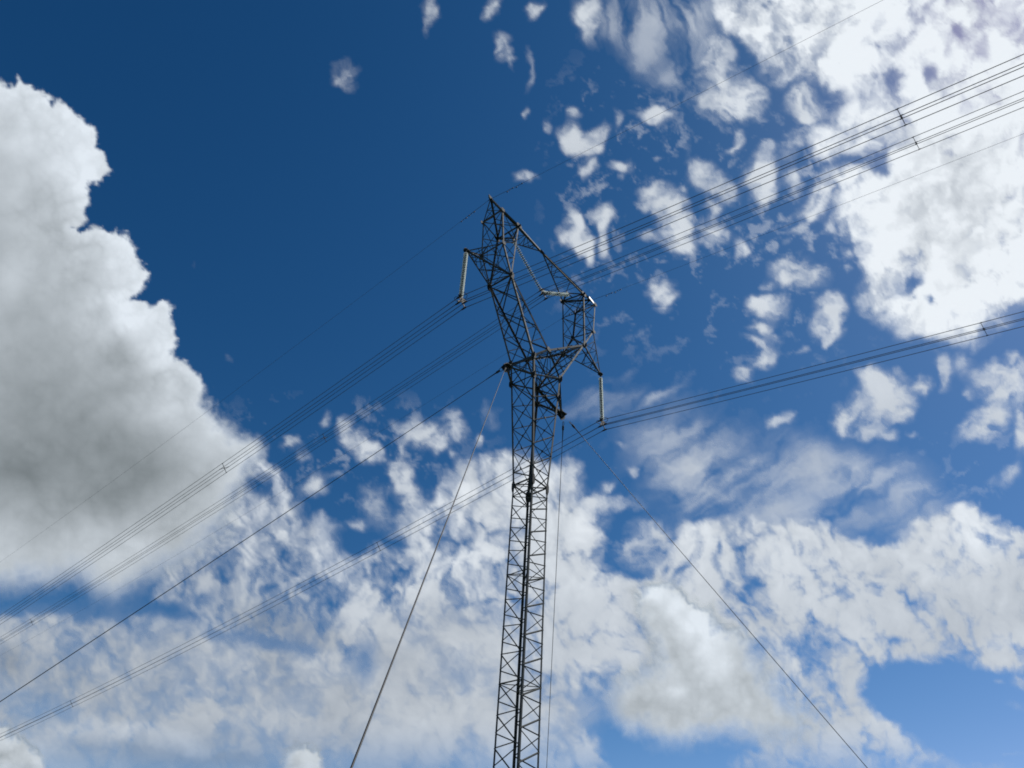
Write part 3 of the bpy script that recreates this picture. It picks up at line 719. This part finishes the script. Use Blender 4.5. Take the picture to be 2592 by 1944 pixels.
cumulus(tuft, (640, 1840, 900, 2040), 40, lambda X, Y: 16+0*X, lambda X, Y, sd, n_, w1: .24+.45*(n_-.6)+.3*(w1-.5), "little bright cumulus tuft at the bottom edge left of the steep guy wire", 6, 3185.0)  # mottled shade painted by noise
# ---- high broken layer (altocumulus)
X, Y = grid(-420, -420, 3020, 2060, 4)
wx = 34*(fbm(X/150, Y/150, 1, 4)-.5)*2; wy = 34*(fbm(X/150+40, Y/150, 2, 4)-.5)*2
wx += 13*(fbm(X/34, Y/34, 3, 4, .6)-.5)*2; wy += 13*(fbm(X/34+40, Y/34, 6, 4, .6)-.5)*2
XW, YW = X+wx, Y+wy
pf1 = [(1490, 310, 60, 55, .42, 45), (1520, 360, 30, 26, .5), (1880, 40, 36, 60, .55), (1855, 125, 22, 40, .45), (2135, 20, 40, 40, .6), (2190, 180, 30, 60, .65), (1000, 1560, 45, 13, .2, 35), (805, 1140, 14, 30, .14)]
pf2 = [(310, 80, 52, 75, .85), (100, 60, 26, 45, .55), (10, 220, 15, 60, .4), (75, 300, 18, 70, .35), (65, 470, 20, 24, .5), (255, 500, 25, 25, .55), (155, 540, 18, 35, .45), (250, 600, 55, 45, .85, 30), (280, 640, 40, 35, .8), (345, 655, 40, 28, .75), (362, 585, 34, 34, .8), (440, 535, 25, 40, .42), (590, 528, 70, 28, .85, 5),
       (475, 728, 48, 28, .7), (475, 785, 13, 25, .3), (340, 735, 32, 30, .55), (60, 780, 60, 26, .55), (265, 725, 15, 15, .35), (740, 630, 18, 30, .32), (620, 680, 18, 18, .3), (675, 740, 12, 15, .35),
       (415, 935, 44, 38, .9), (420, 985, 30, 40, .8), (410, 1080, 24, 65, .7), (285, 960, 32, 48, .85), (300, 1040, 60, 38, .92, 20), (225, 1020, 30, 20, .7), (335, 1085, 25, 40, .65),
       (600, 830, 42, 38, .65), (610, 890, 50, 35, .55), (690, 890, 70, 55, .88, 40), (740, 980, 60, 75, .95), (745, 1080, 42, 45, .85), (640, 1030, 60, 26, .42), (735, 825, 24, 20, .45),
       (790, 720, 50, 55, .6), (850, 780, 60, 48, .68, 30), (930, 825, 48, 40, .68), (865, 900, 30, 80, .6), (890, 1010, 50, 42, .85), (840, 1055, 30, 18, .6),
       (1060, 745, 58, 70, .97), (1070, 835, 36, 36, .92), (1190, 770, 32, 42, .6), (1000, 1065, 38, 42, .8), (960, 1105, 25, 14, .4), (1300, 870, 70, 60, .8), (1260, 920, 50, 24, .6), (1230, 985, 48, 22, .5), (1370, 980, 26, 30, .45), (1340, 830, 60, 45, .75),
       (1240, 1185, 92, 58, .97, 8), (1190, 1160, 50, 26, .7), (635, 1290, 52, 55, .9), (690, 1300, 26, 22, .5), (600, 1240, 22, 26, .5), (550, 1215, 18, 20, .25), (630, 1360, 30, 22, .35),
       (1110, 1310, 75, 45, .88), (1060, 1285, 40, 30, .6), (1060, 1400, 45, 24, .65), (1060, 1470, 55, 24, .78, 20), (1110, 1440, 34, 20, .5), (1085, 1540, 45, 42, .78), (1010, 1625, 42, 38, .7), (1090, 1220, 28, 14, .3),
       (1385, 1340, 55, 55, .92), (1365, 1425, 68, 48, .94), (1365, 1480, 30, 24, .6), (500, 1420, 18, 28, .2), (560, 1470, 40, 22, .2), (430, 1620, 90, 26, .2), (870, 1300, 20, 14, .22), (1230, 1510, 28, 20, .4),
       (1160, 640, 40, 60, .3), (1225, 590, 55, 36, .42), (1080, 640, 30, 24, .35), (1190, 1040, 22, 20, .25), (1435, 1150, 22, 16, .28), (1455, 1080, 40, 30, .45),
       (890, 250, 75, 95, .92), (900, 370, 70, 70, .82), (960, 460, 95, 55, .92), (1030, 400, 50, 80, .8), (945, 590, 30, 45, .6), (925, 635, 26, 14, .45), (840, 460, 40, 30, .35),
       (1255, 430, 72, 72, .97), (1265, 500, 36, 30, .7), (1580, 1640, 72, 48, .92), (1670, 1600, 24, 20, .55), (1740, 1640, 38, 30, .85), (1850, 1590, 34, 60, .62), (1935, 1560, 38, 50, .4), (2120, 1625, 120, 50, .95), (2130, 1560, 28, 24, .5)]
pf4 = [(1600, 50, 90, 60, .97), (1660, 90, 50, 50, .8), (1440, 100, 62, 40, .88, -35), (1425, 165, 36, 40, .85), (1530, 190, 70, 28, .5), (1625, 200, 34, 30, .6), (1545, 130, 60, 40, .55), (1715, 190, 20, 15, .4), (2010, 200, 80, 55, .97), (2060, 120, 60, 50, .85), (2110, 30, 100, 45, .9), (2195, 140, 40, 80, .75), (2190, 270, 40, 50, .8), (2160, 390, 44, 30, .5), (1955, 30, 24, 22, .4), (1905, 370, 22, 14, .3), (2090, 430, 50, 20, .25),
       (1140, 160, 34, 28, .5), (1190, 150, 26, 40, .35), (500, 270, 38, 14, .35), (540, 390, 28, 32, .7), (430, 440, 38, 26, .65), (400, 500, 60, 30, .4), (500, 520, 90, 26, .45),
       (235, 430, 60, 66, .92), (320, 560, 86, 80, .95), (260, 680, 100, 60, .7), (590, 645, 70, 60, .88), (540, 760, 90, 60, .35), (640, 720, 60, 50, .45), (500, 700, 26, 60, .42), (730, 640, 40, 60, .6), (770, 730, 50, 40, .6), (2190, 1275, 40, 26, .6), (2170, 1380, 60, 20, .35), (2090, 1275, 26, 12, .4), (2150, 1590, 50, 14, .2), (1060, 1605, 50, 18, .5), (795, 1555, 18, 8, .3)]
pf3 = [(1550, 250, 50, 85, .72, -35), (1600, 315, 46, 38, .78), (1500, 170, 34, 30, .4), (1270, 255, 44, 44, .55), (1310, 320, 50, 26, .4), (1400, 150, 26, 40, .38), (1830, 200, 66, 66, .88), (1875, 255, 50, 38, .82), (1750, 180, 50, 24, .42), (1970, 205, 44, 44, .78), (1950, 130, 50, 40, .4), (2075, 235, 22, 34, .65), (2140, 120, 60, 60, .22),
       (1735, 400, 52, 75, .97, -25), (1790, 500, 56, 52, .92), (2020, 420, 46, 90, .94), (2120, 520, 60, 60, .7), (1370, 460, 56, 48, .7), (1240, 540, 60, 34, .5, 30), (1330, 640, 60, 40, .5), (1510, 620, 38, 24, .55), (1600, 540, 60, 80, .42), (1200, 470, 36, 30, .4), (1750, 610, 80, 50, .78), (1470, 420, 30, 20, .3), (1750, 280, 22, 34, .4), (1960, 300, 20, 20, .35)]
C = gauss(XW, YW, pf1, *Q1)
for P_, Q_ in ((pf2, Q2), (pf4, Q4), (pf3, Q3)): C = 1-(1-C)*(1-gauss(XW, YW, P_, *Q_))
# the dense bank on the upper right
bank = q([(880, -700), (885, 60), (930, 130), (1010, 190), (1060, 260), (1120, 320), (1180, 350), (1250, 360), (1330, 380), (1420, 420), (1400, 480), (1300, 520), (1270, 580), (1290, 660), (1370, 690), (1450, 650), (1560, 640), (1640, 640), (1620, 700), (1540, 720), (1440, 720), (1330, 740), (1400, 800), (1390, 880), (1400, 960), (1500, 1060), (1510, 1170), (1490, 1240), (1530, 1330), (1600, 1370), (1650, 1370), (1700, 1440), (1830, 1470), (1930, 1490), (1990, 1500), (2080, 1420), (2212, 1330), (2950, 1150), (2950, -700)], *Q2)
sb = sdist(XW, YW, bank)
CB = sstep(-46, 60, sb)*.97
CB *= 1-gauss(XW, YW, [(1640, 335, 62, 42, .95, -30), (1800, 305, 30, 44, .8), (1940, 125, 44, 50, .72), (1890, 210, 30, 40, .5), (1600, 740, 50, 44, .8), (1520, 700, 50, 16, .4), (1720, 1215, 78, 34, .85, -20), (1810, 1290, 34, 34, .7), (1720, 1280, 22, 20, .5), (1000, 240, 44, 40, .75), (1380, 400, 60, 40, .75), (1500, 420, 40, 40, .4), (2050, 190, 36, 44, .62), (2170, 90, 30, 60, .62), (1960, 450, 80, 40, .5), (2060, 930, 50, 60, .25), (2190, 830, 30, 30, .3),
    (1400, 60, 30, 60, .2), (1150, 130, 24, 50, .4), (1600, 90, 26, 60, .45), (1560, 1000, 30, 24, .35), (2010, 1000, 60, 22, .3, -30), (1900, 620, 60, 18, .22), (1560, 200, 30, 30, .3), (1420, 560, 40, 28, .35), (1900, 1370, 50, 18, .25), (1700, 420, 40, 20, .35), (1240, 200, 30, 30, .3)], *Q2)
# the broad mottled field across the lower half
field = q([(150, 350), (290, 520), (390, 640), (440, 760), (520, 830), (600, 800), (650, 720), (720, 620), (860, 600), (1090, 590), (1290, 560), (1500, 660), (1650, 680), (1720, 590), (1880, 540), (2050, 525), (2140, 590), (2212, 620), (2900, 700), (2900, 1350), (2212, 1240), (2060, 1230), (1900, 1190), (1840, 1235), (1740, 1190), (1640, 1220), (1540, 1290), (1530, 1370), (1640, 1440), (1760, 1500), (1900, 1570), (2080, 1610), (2250, 1659), (2600, 1900), (900, 1900), (940, 1640), (1080, 1600), (1090, 1550), (960, 1480), (640, 1500), (420, 1400), (330, 1330), (280, 1460), (420, 1600), (420, 1720), (170, 1900), (-3400, 1900), (-3400, 900), (-2212, 1000), (-1700, 1000), (-1560, 880), (-1520, 780), (-1400, 700), (-1330, 620), (-1260, 480), (-1180, 340), (-1080, 300), (-960, 420), (-880, 560), (-700, 640), (-500, 700), (-440, 560), (-300, 380), (-180, 330), (-80, 300), (30, 280)], *Q4)
sf = sdist(XW, YW, field)
soft = 34
# cells, stretched along the wind
an = math.radians(62); U = (XW*math.cos(an)+YW*math.sin(an)); V_ = (-XW*math.sin(an)+YW*math.cos(an))
cells = .44*con(fbm(U/92, V_/58, 4, 6, .62), 2.5)+.30*worley(U/84, V_/56, 3)+.26*worley(U/38, V_/30, 7)+.14*worley(U/20, V_/17, 9); lump = fbm(XW/260, YW/200, 7, 4)
lev = .60-.14*gauss(X, Y, [(1500, 700, 620, 360, 1)], *Q3)
lev += .30*gauss(X, Y, [(300, 560, 190, 260, 1), (-150, 520, 160, 220, .8), (1500, 900, 700, 330, 1), (2000, 800, 420, 300, 1), (1600, 1500, 420, 120, .9), (-450, 900, 260, 260, .6), (200, 950, 300, 260, .8), (750, 1050, 300, 300, .8), (-700, 1500, 900, 150, .5)], *Q4)
lev -= .42*gauss(X, Y, [(450, 780, 60, 70, .9), (1270, 1130, 180, 60, .8, -5), (1060, 1130, 60, 50, .5), (1000, 800, 160, 50, .55), (900, 900, 120, 50, .35), (1850, 830, 40, 22, .5), (1180, 1350, 60, 90, .3), (180, 1500, 110, 120, .5), (330, 1380, 40, 60, .5)], *Q4)
lev -= .42*gauss(X, Y, [(700, 975, 170, 44, .9, 8), (560, 1060, 100, 50, .4), (150, 880, 230, 50, 1), (260, 960, 100, 40, .6), (1530, 700, 70, 46, .8), (1480, 640, 60, 40, .5), (1150, 1120, 260, 26, .6, 8), (1590, 1200, 46, 90, .85), (1880, 1220, 70, 60, .4), (1130, 420, 60, 50, .5), (1900, 620, 40, 60, .45), (860, 930, 70, 36, .5), (1930, 1060, 30, 30, .3), (1750, 1110, 90, 40, .35), (250, 1440, 170, 60, .5, 10), (100, 1380, 130, 70, .35), (1250, 1370, 130, 60, .25), (800, 1180, 140, 50, .3, 20)], *Q3)
FLD = sstep(-soft, soft, sf)*np.clip(lev, 0, 1.1)
n1 = fbm(XW/70, YW/60, 3, 6, .56)
d1 = C+.62*(n1-.5)*(C > .02)*(1.15-.55*C)
d2 = FLD+1.10*(cells-.5)+.30*(lump-.5)*2
fine = con(fbm(XW/46, YW/40, 3, 6, .62), 2.4)
puf = np.minimum(C, 1)*(.25+1.2*(.7*fine+.4*worley(XW/38, YW/34, 2)))
cov1 = 1-(1-.86*sstep(.26, .98, puf))*(1-.34*sstep(.04, .55, puf))
bk = (.55*con(fbm(XW/60, YW/66, 8, 6, .62), 2.6)+.38*worley(XW/86, YW/90, 1)+.22*worley(XW/38, YW/40, 4))
big = gauss(X, Y, [(1900, 880, 330, 330, 1), (1450, 60, 130, 150, .45), (1430, 240, 110, 80, .3), (2200, 450, 140, 180, .5)], *Q2)
covb = 1-(1-sstep(.22, .92, CB*(-.04+.60*big+1.32*bk)))*(1-.45*sstep(.05, .5, CB*(.1+bk)))
cov1 = np.maximum(cov1, covb)
cov2 = sstep(.20, .98, FLD*(.04+1.75*cells)+.30*(lump-.5))*sstep(.02, .35, FLD)*.96
# smooth veil of the lower left and thin streaks
st1 = fbm((XW*.55+YW*.83)/190, (-XW*.83+YW*.55)/34, 9, 5); st2 = fbm((XW*.86-YW*.5)/260, (XW*.5+YW*.86)/42, 5, 5); st3 = fbm((XW*.3+YW*.95)/160, (-XW*.95+YW*.3)/40, 12, 5)
veil = sstep(-60, 60, sdist(XW, YW, q([(-700, 1010), (200, 1010), (560, 1000), (900, 1080), (1180, 1130), (1560, 1220), (1620, 1000), (2212, 1000), (2212, 1900), (-700, 1900)], *Q3)))
frag = gauss(X, Y, [(500, 900, 480, 420, .9), (1050, 1100, 520, 420, .9), (1500, 700, 300, 300, .8), (1150, 300, 330, 260, .7), (300, 560, 300, 200, .8)], *Q2)+.8*gauss(X, Y, [(1900, 350, 420, 170, .9), (400, 480, 260, 180, .8), (560, 720, 160, 140, 1)], *Q4)+.9*gauss(X, Y, [(1500, 250, 480, 260, .9)], *Q3)
fr = np.clip(frag, 0, 1)*sstep(.60, 1.0, .6*con(fbm(XW/44+7, YW/36, 11, 6, .64), 2.4)+.5*lump)
fr *= .42*np.maximum(sstep(1330, 1480, X), sstep(960, 1080, Y))
cov3 = veil*(.42+.62*(st2-.35))*(.55+.45*sstep(1350, 1650, Y+.25*X-200))*(1-.5*gauss(X, Y, [(250, 1430, 200, 60, 1), (1590, 1200, 40, 80, 1), (-50, 1440, 120, 60, .8), (420, 1480, 260, 30, .6, 14)], *Q3))
gy = gauss(XW, YW, [(780, 330, 200, 150, .85, 25), (1000, 400, 240, 150, .75), (1400, 390, 270, 110, .78, 8), (1300, 560, 250, 90, .6), (1700, 470, 200, 80, .5, 25), (620, 230, 90, 50, .3), (850, 230, 100, 40, .35), (980, 580, 190, 70, .6), (850, 480, 150, 60, .6), (1650, 590, 120, 60, .5)], *Q4)
cov3 = 1-(1-np.clip(cov3, 0, .9))*(1-gauss(XW, YW, [(560, 1510, 260, 60, .75, 8), (800, 1570, 160, 50, .8, 10), (330, 1480, 130, 44, .6), (1200, 1030, 280, 60, .55, 10), (1700, 1240, 120, 90, .4), (960, 1640, 260, 50, .6)], *Q3)*sstep(.1, .7, fine))
cov4 = gy*sstep(.22, .78, .55*st2+.45*n1)*.92
gy = gauss(XW, YW, [(480, 60, 170, 90, .6), (680, 60, 170, 90, .55), (600, 190, 80, 70, .6), (560, 270, 40, 40, .35), (700, 330, 90, 60, .5), (790, 190, 60, 90, .42), (830, 440, 50, 50, .3), (330, 150, 50, 40, .3), (800, 60, 60, 90, .6)], *Q2)
cov5 = gy*sstep(.25, .75, st3)*.85
gy = gauss(X, Y, [(120, 230, 230, 130, .06)], *Q1)
cov6 = 0*gy
cov7 = gauss(XW, YW, [(420, 90, 110, 50, .35, -15), (330, 60, 60, 30, .3), (560, 60, 120, 22, .3, 6), (640, 60, 100, 18, .25, -20), (270, 110, 70, 36, .3), (200, 1500, 120, 130, .5), (330, 1400, 70, 70, .4)], *Q4)*sstep(.2, .8, st2)
cov = 1-(1-cov1)*(1-cov2)*(1-np.clip(cov3, 0, .9))*(1-cov4)*(1-cov5)*(1-cov6)*(1-cov7)*(1-fr)
# fade the far margins into broken cloud
for P_, am, sf_, sd_, bx in CUM:                # nothing of this layer shows where a cumulus stands
    j0, j1 = np.searchsorted(Y[:, 0], (bx[1], bx[3])); i0, i1 = np.searchsorted(X[0], (bx[0], bx[2]))
    cov[j0:j1, i0:i1] *= 1-.95*sstep(.36, 1, cum_cover(X[j0:j1, i0:i1], Y[j0:j1, i0:i1], P_, am, sf_, sd_)[0])
edge = sstep(0, 260, np.minimum(np.minimum(X+420, 3020-X), np.minimum(Y+420, 2060-Y))); cov *= edge
cov *= sstep(110, 230, np.hypot(X-SUN_PX[0], Y-SUN_PX[1]))   # the gap the sun shines through
shading = .34+.16*(fbm(XW/120+9, YW/120, 6, 4)-.5)*2-.26*gauss(X, Y, [(1900, 400, 900, 900, 1)], *Q2)+.75*(.45-bk)*covb+.30*(.5-lump)*covb  # painted shading of the layer: bright lit lumps, greyer shaded parts
shading += .30*gauss(X, Y, [(1850, 880, 230, 210, .75, -20), (1950, 640, 200, 90, .35), (1600, 980, 60, 60, .3)], *Q2)
shading += .24*(1-gauss(X, Y, [(1400, 600, 900, 900, 1)], *Q2))*sstep(900, 1900, Y)
shading += .22*gauss(X, Y, [(500, 1250, 1300, 500, 1)], *Q3)+.16*gauss(X, Y, [(900, 1600, 500, 100, 1), (30, 1190, 80, 70, .5)], *Q3)+.22*gauss(XW, YW, [(1180, 1010, 260, 70, .8, 12), (1420, 1100, 120, 50, .7), (900, 860, 120, 70, .5), (1700, 1240, 130, 110, .5), (980, 1640, 240, 40, .8), (30, 1185, 60, 60, .6)], *Q3)-.26*gauss(XW, YW, [(560, 1500, 200, 45, .9, 6), (380, 1480, 120, 40, .6), (760, 1550, 120, 40, .8, 12), (1960, 700, 160, 200, .5), (1400, 780, 80, 70, .6)], *Q3)
shading -= .15*gauss(X, Y, [(2000, 640, 180, 90, 1), (300, 560, 120, 160, .5)], *Q4)
shading += .55*(.5-cells)*sstep(.1, .5, FLD)*sstep(1600, 1000, Y)+.25*(.5-cells)*sstep(.1, .5, FLD)
shading = np.clip(shading-.12*(1-cov), 0, 1)
CM_A = cloud_mat("shaded_altocumulus", (.925, .935, .88), (.27, .30, .32), .08, 55.0)
o = sheet("clouds", X, Y, np.clip(cov, 0, 1), shading, 3200.0, CM_A)
tag(o, "broken white altocumulus layer spread across the sky in puffs and streaks", "clouds", kind="stuff")
